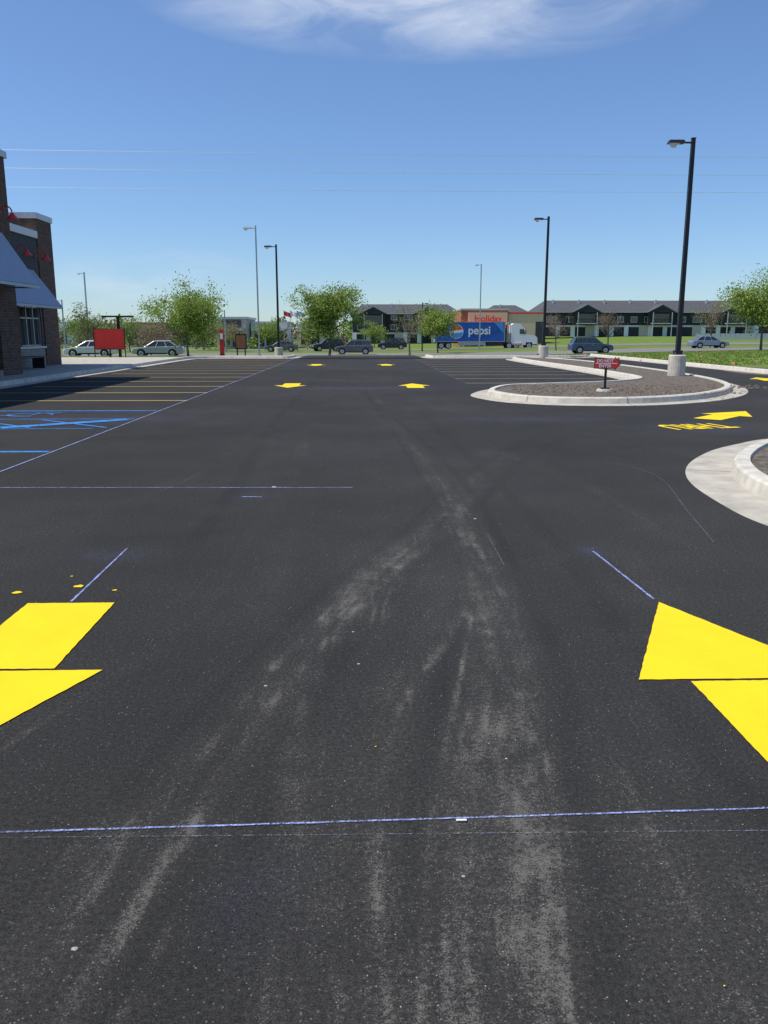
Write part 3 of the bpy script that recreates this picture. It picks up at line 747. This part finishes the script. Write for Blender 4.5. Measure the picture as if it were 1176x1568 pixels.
m.box(31.6,33.2,152.4,152.48,z,3.6,'panel')
for x in(18.2,22,26.1): m.box(x,x+.3,150.3,150.6,z,2.5,'beige')
sh=m.obj('petrol_station_shop')
text('lettering','Holiday',1.6,'redlamp',(22.8,151.55,4.1),(math.pi/2,0,0),sh,.02,1,.02)
def shop(name,x0,x1,y,h,wall,trim):
    m=MB(); z=-.9
    m.box(x0,x1,y,y+12,z,h,wall); m.box(x0-.2,x1+.2,y-.2,y+12.2,h,h+.35,trim); m.box(x0+.3,x1-.3,y-1.2,y-.02,2.0,2.3,trim)
    x=x0+.6
    while x<x1-1.5:
        m.box(x,x+1.6,y-.06,y-.01,z+.3,1.9,'glass'); m.box(x+1.62,x+1.75,y-.1,y-.01,z,1.95,trim); x+=2
    m.box((x0+x1)/2-1.6,(x0+x1)/2+1.6,y-.25,y-.02,h-1.4,h-.2,'panel')
    m.obj(name)
shop('retail_store',-24,-19,142,3.9,'beige','cap'); shop('retail_store',-18.8,-12.6,146,3.2,'white','cap')
shop('retail_store',-44,-27,160,3.2,'beige','rust'); shop('retail_store',-12.2,-7,165,3.0,'tan','cap'); shop('retail_store',-80,-60,180,3.6,'white','cap')
m=MB()
for i in range(50): m.box(60+i*.9,60.82+i*.9,150,150.06,H(60+i*.9,150)-.1,H(60+i*.9,150)+1.1,'cap')
m.obj('fence')

# ------------------------------------------------------------------ trees
def tree(name,x,y,h,w,leaves,seed,lm=('leafA','leafB'),ls=.14,trunk=.32,sub=5,tr=.02):
    R=random.Random(seed); mb=MB()
    lean=Vector((R.uniform(-.03,.03)*h,R.uniform(-.03,.03)*h,h*trunk))
    mb.tube(Vector((0,0,-.1)),lean,h*tr,h*tr*.75,'bark',8)
    tips=[]
    top=lean+Vector((R.uniform(-.04,.04)*h,0,h*.42)); mb.tube(lean,top,h*tr*.7,h*tr*.2,'bark',6)
    mains=[]
    for i in range(12):
        a=i*2.4+R.uniform(-.4,.4); f=R.uniform(0,.8); s=lean.lerp(top,f)
        ext=w*.5*R.uniform(.55,1.05)*(1-.45*f); rise=h*(1-trunk)*R.uniform(.22,.62)*(1-f*.35)
        e=s+Vector((math.cos(a)*ext,math.sin(a)*ext,rise))
        mid=s.lerp(e,.5)+Vector((math.cos(a)*ext*.12,math.sin(a)*ext*.12,-rise*.08))
        mb.tube(s,mid,h*tr*.38,h*tr*.25,'bark',5,False); mb.tube(mid,e,h*tr*.25,h*tr*.08,'bark',5,False)
        mains+= [(s,mid,e)]
    mains.append((lean,lean.lerp(top,.5),top))
    for s,mid,e in mains:
        for j in range(sub):
            t=R.uniform(.25,1); p=s.lerp(mid,t*2) if t<.5 else mid.lerp(e,t*2-1)
            d=Vector((R.gauss(0,1),R.gauss(0,1),R.gauss(.7,.6))).normalized()*w*R.uniform(.10,.22)
            q=p+d; q.z=min(q.z,h)
            mb.tube(p,q,h*tr*.11,h*tr*.04,'bark',4,False); tips.append(q)
            for k in range(3):
                d2=(d.normalized()+Vector((R.gauss(0,.6),R.gauss(0,.6),R.gauss(.2,.5)))).normalized()*w*R.uniform(.05,.12)
                q2=p.lerp(q,R.uniform(.4,1))+d2; q2.z=min(q2.z,h*1.02); mb.tube(q2-d2,q2,h*tr*.05,h*tr*.02,'bark',3,False); tips.append(q2)
    if leaves:
        per=max(1,leaves//len(tips))
        for c in tips:
            if R.random()<.08: continue
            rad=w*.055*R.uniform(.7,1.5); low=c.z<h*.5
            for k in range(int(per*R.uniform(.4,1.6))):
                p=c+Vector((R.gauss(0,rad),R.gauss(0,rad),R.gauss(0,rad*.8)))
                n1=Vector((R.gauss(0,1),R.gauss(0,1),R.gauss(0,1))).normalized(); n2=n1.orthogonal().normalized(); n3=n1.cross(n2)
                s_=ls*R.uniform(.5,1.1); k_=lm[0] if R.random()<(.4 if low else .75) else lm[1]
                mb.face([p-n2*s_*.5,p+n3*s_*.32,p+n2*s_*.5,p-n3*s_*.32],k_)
    mb.obj(name,(x,y,H(x,y)))
tree('leafy_tree',-12.6,62,5.0,5.6,15000,1,ls=.17,trunk=.2,sub=7)
tree('leafy_tree',-2.8,75,6.4,6.2,17000,2,ls=.20,trunk=.2,sub=7)
tree('leafy_tree',9.9,108,5.9,5.8,11000,3,ls=.25,trunk=.18,sub=6)
tree('leafy_tree',43.2,90,7.7,8.4,17000,4,ls=.25,trunk=.2,sub=7)
tree('leafy_tree',-28.8,90,5.6,4.2,2900,5,ls=.19,trunk=.25,lm=('leafB','bud'))
tree('bare_tree',-24.2,98,3.9,5.8,4600,6,lm=('bud','bud'),ls=.18,trunk=.2)
tree('bare_tree',5.7,98,6.4,4.8,1800,7,lm=('bud','leafA'),ls=.14,trunk=.25)
tree('bare_tree',25.6,110,6.0,4.6,1800,8,lm=('bud','bud'),ls=.15,trunk=.22)
tree('bare_tree',33,112,6.2,4.2,1800,9,lm=('bud','bud'),ls=.15,trunk=.22)
tree('bare_tree',46,110,6.8,5.6,2300,10,lm=('bud','leafA'),ls=.15,trunk=.22)
tree('blossom_tree',-37,100,3.5,3.8,3200,11,lm=('bloom','leafA'),ls=.2,trunk=.15)
tree('bare_tree',-19,120,4.6,5.5,3200,12,lm=('bud','leafA'),ls=.2,trunk=.2)
tree('leafy_tree',2.5,150,4.6,5.0,3500,14,ls=.25,trunk=.15)
tree('leafy_tree',-13.5,125,4.4,5.0,3800,15,ls=.25,trunk=.15)
tree('leafy_tree',-32,118,5.0,6.0,4500,16,ls=.24,trunk=.15,lm=('leafB','leafA'))
tree('leafy_tree',-24,130,5.4,6.5,5000,17,ls=.26,trunk=.12)
tree('leafy_tree',-41,125,5.6,7,4500,18,ls=.26,trunk=.12,lm=('leafB','leafA'))
mb=MB(); R=random.Random(5)
def clump(x,y,z,h,w,n,ks,s):
    for i in range(n):
        a=R.uniform(0,6.28); rr=abs(R.gauss(0,.45)); zz=z+h*(R.random()**.8)*(1-.35*rr)
        p=Vector((x+math.cos(a)*rr*w,y+math.sin(a)*rr*w,zz)); n1=Vector((R.gauss(0,1),R.gauss(0,1),R.gauss(0,1))).normalized(); n2=n1.orthogonal().normalized(); n3=n1.cross(n2)
        q=s*R.uniform(.5,1.2); mb.face([p-n2*q,p+n3*q*.6,p+n2*q,p-n3*q*.6],R.choice(ks))
x=-230
while x<260:
    y=R.uniform(240,330); clump(x,y,-1,R.uniform(4.5,9),R.uniform(4,8),190,R.choice([('leafB','leafB','leafA'),('leafB','bud','bark'),('bud','bark','leafB')]),.6); x+=R.uniform(1.8,3.4)
x=-75
while x<-2:
    if not(-24<x<-13 and R.random()<.5): clump(x,R.uniform(130,139),-.9,R.uniform(1.6,4.6),R.uniform(1.3,2.8),170,R.choice([('leafB','leafA'),('leafB','bud'),('bud','bark'),('leafA','leafB')]),.26)
    x+=R.uniform(1.8,4.2)
mb.obj('distant_trees')
mb=MB(); R=random.Random(9)
for i in range(36000):
    x=R.uniform(16.8,50); y=R.uniform(33,89)
    if noise.noise(Vector((x*.12,y*.12,0)))<-.15 and y<55: continue
    if y<41 and R.random()<.6: continue
    z=H(x,y); h=R.uniform(.04,.11); a=R.uniform(0,3.14); w_=R.uniform(.03,.08)
    dx=math.cos(a)*w_; dy=math.sin(a)*w_
    mb.face([(x-dx,y-dy,z-.01),(x+dx,y+dy,z-.01),(x+R.uniform(-.04,.04),y+R.uniform(-.04,.04),z+h)],'leafB' if R.random()<.35 else 'leafA')
mb.obj('grass')
mb=MB()
for i in range(2600):
    if i<1700: x=R.uniform(4,11.5); y=R.uniform(19.8,25.2)
    else: x=R.uniform(4.7,9); y=R.uniform(6.5,12)
    if i<1700:
        if y<19.6+abs(x-6)*.25 or y>24.2 or (x>9.5 and y<22.5): continue
    elif (x-4.8)<abs(y-8.3)*.5: continue
    r_=R.uniform(.012,.05); ring=[(x+r_*R.uniform(.7,1.2)*math.cos(k*1.256),y+r_*R.uniform(.7,1.2)*math.sin(k*1.256),.12) for k in range(5)]; tp=(x,y,.12+r_*.8)
    for k in range(5): mb.face([ring[k],ring[(k+1)%5],tp],'mulch')
mb.obj('soil_clods')
mb=MB()
for i in range(30):
    x=R.uniform(13.6,30) if i>6 else R.uniform(9.6,12.2); y=R.uniform(34,52) if i>6 else R.uniform(28,50)
    if 12.8<x<16.6: x+=4
    z=0 if x>13 else .12
    hh=R.uniform(.28,.38); mb.tube((x,y,z),(x,y,z+hh),.004,.004,'galv',4); a=R.uniform(0,3)
    mb.face([(x,y,z+hh),(x+.13*math.cos(a),y+.13*math.sin(a),z+hh-.01),(x+.13*math.cos(a),y+.13*math.sin(a),z+hh-.10),(x,y,z+hh-.09)],'pink')
mb.obj('marker_flags')

# ------------------------------------------------------------------ overhead wires and their poles
for x in(-78,82):
    m=MB(); m.tube((0,0,0),(0,0,20.2),.22,.14,'bark',10)
    for z in(19.7,18.2,16.6): m.box(-.08,.08,-1.1,1.1,z,z+.14,'bark'); m.tube((0,-.9,z+.14),(0,-.9,z+.36),.06,.04,'galv',8)
    m.obj('utility_pole',(x,86,H(x,86)))
M['wire']=simple('aluminium_wire',(.6,.62,.65),.4,.3)
for zl,zr in((18.9,18.3),(17.3,16.6),(15.5,15.1)):
    P=[]
    for i in range(41):
        t_=i/40; x=-78+160*t_; P.append((x,85.1,zl+(zr-zl)*t_-1.6*t_*(1-t_)+.2))
    m=MB(); m.path(P,.017,'wire',5); m.obj('overhead_wire')

# ------------------------------------------------------------------ light, sky, camera
el=math.radians(60); az=math.radians(-90-6)
sd=Vector((math.sin(az)*math.cos(el),math.cos(az)*math.cos(el),math.sin(el)))
su=D.lights.new('sun','SUN'); su.energy=4.9; su.angle=math.radians(.5); su.color=(1,.955,.88)
so=D.objects.new('sun',su); col.objects.link(so); so.rotation_euler=sd.to_track_quat('Z','Y').to_euler()
w=D.worlds.new('World'); scene.world=w; w.use_nodes=True; nt=w.node_tree; bg=nt.nodes['Background']
sky=nt.nodes.new('ShaderNodeTexSky'); sky.sky_type='NISHITA'; sky.sun_disc=False; sky.sun_elevation=el; sky.sun_rotation=az
sky.air_density=1.0; sky.dust_density=.1; sky.ozone_density=3.0; sky.altitude=0
tc=nt.nodes.new('ShaderNodeTexCoord'); sp=nt.nodes.new('ShaderNodeSeparateXYZ'); nt.links.new(tc.outputs['Generated'],sp.inputs[0])
a=mathn(nt,'DIVIDE',sp.outputs['X'],sp.outputs['Y']); b_=mathn(nt,'DIVIDE',sp.outputs['Z'],sp.outputs['Y'])
def blob(ca,ra,cb,rb):
    u=mathn(nt,'POWER',mathn(nt,'ABSOLUTE',mathn(nt,'DIVIDE',mathn(nt,'SUBTRACT',a,ca),ra)),2)
    v=mathn(nt,'POWER',mathn(nt,'ABSOLUTE',mathn(nt,'DIVIDE',mathn(nt,'SUBTRACT',b_,cb),rb)),2)
    return mathn(nt,'SUBTRACT',1,mathn(nt,'ADD',u,v),True)
cb=nt.nodes.new('ShaderNodeCombineXYZ'); nt.links.new(a,cb.inputs[0]); nt.links.new(b_,cb.inputs[1])
cn=noise_tex(nt,cb.outputs[0],5,8,.6,(1.2,3.6,1),.8)
c1=mathn(nt,'MULTIPLY',blob(.07,.33,.375,.085),ramp(nt,cn,.34,.66,(.12,.12,.12)))
cn2=noise_tex(nt,cb.outputs[0],5,6,.6,(1.5,6,1),.3)
c2=mathn(nt,'MULTIPLY',mathn(nt,'MULTIPLY',blob(-.24,.14,.06,.04),.4),ramp(nt,cn2,.42,.7))
front=mathn(nt,'GREATER_THAN',sp.outputs['Y'],0)
cf=mathn(nt,'MULTIPLY',mathn(nt,'ADD',c1,c2,True),front)
tint=ramp(nt,sp.outputs['Z'],0.0,.30,(.70,.87,1.12),(.86,.98,1.18))
skc=mix(nt,1.0,sky.outputs['Color'],tint,'MULTIPLY')
cc=mix(nt,mathn(nt,'MULTIPLY',cf,.9),skc,(6.6,7.2,8.2))
nt.links.new(cc,bg.inputs['Color']); bg.inputs['Strength'].default_value=.115

cam=D.cameras.new('camera'); co=D.objects.new('camera',cam); col.objects.link(co); scene.camera=co
cam.sensor_fit='VERTICAL'; cam.sensor_height=36; cam.lens=36*1268/1568; cam.clip_start=.05; cam.clip_end=9000
co.location=(0,0,1.6); co.rotation_euler=(math.pi/2-math.atan(274/1268),0,-math.atan(35/1268))
scene.view_settings.view_transform='Standard'; scene.view_settings.look='None'; scene.view_settings.exposure=0
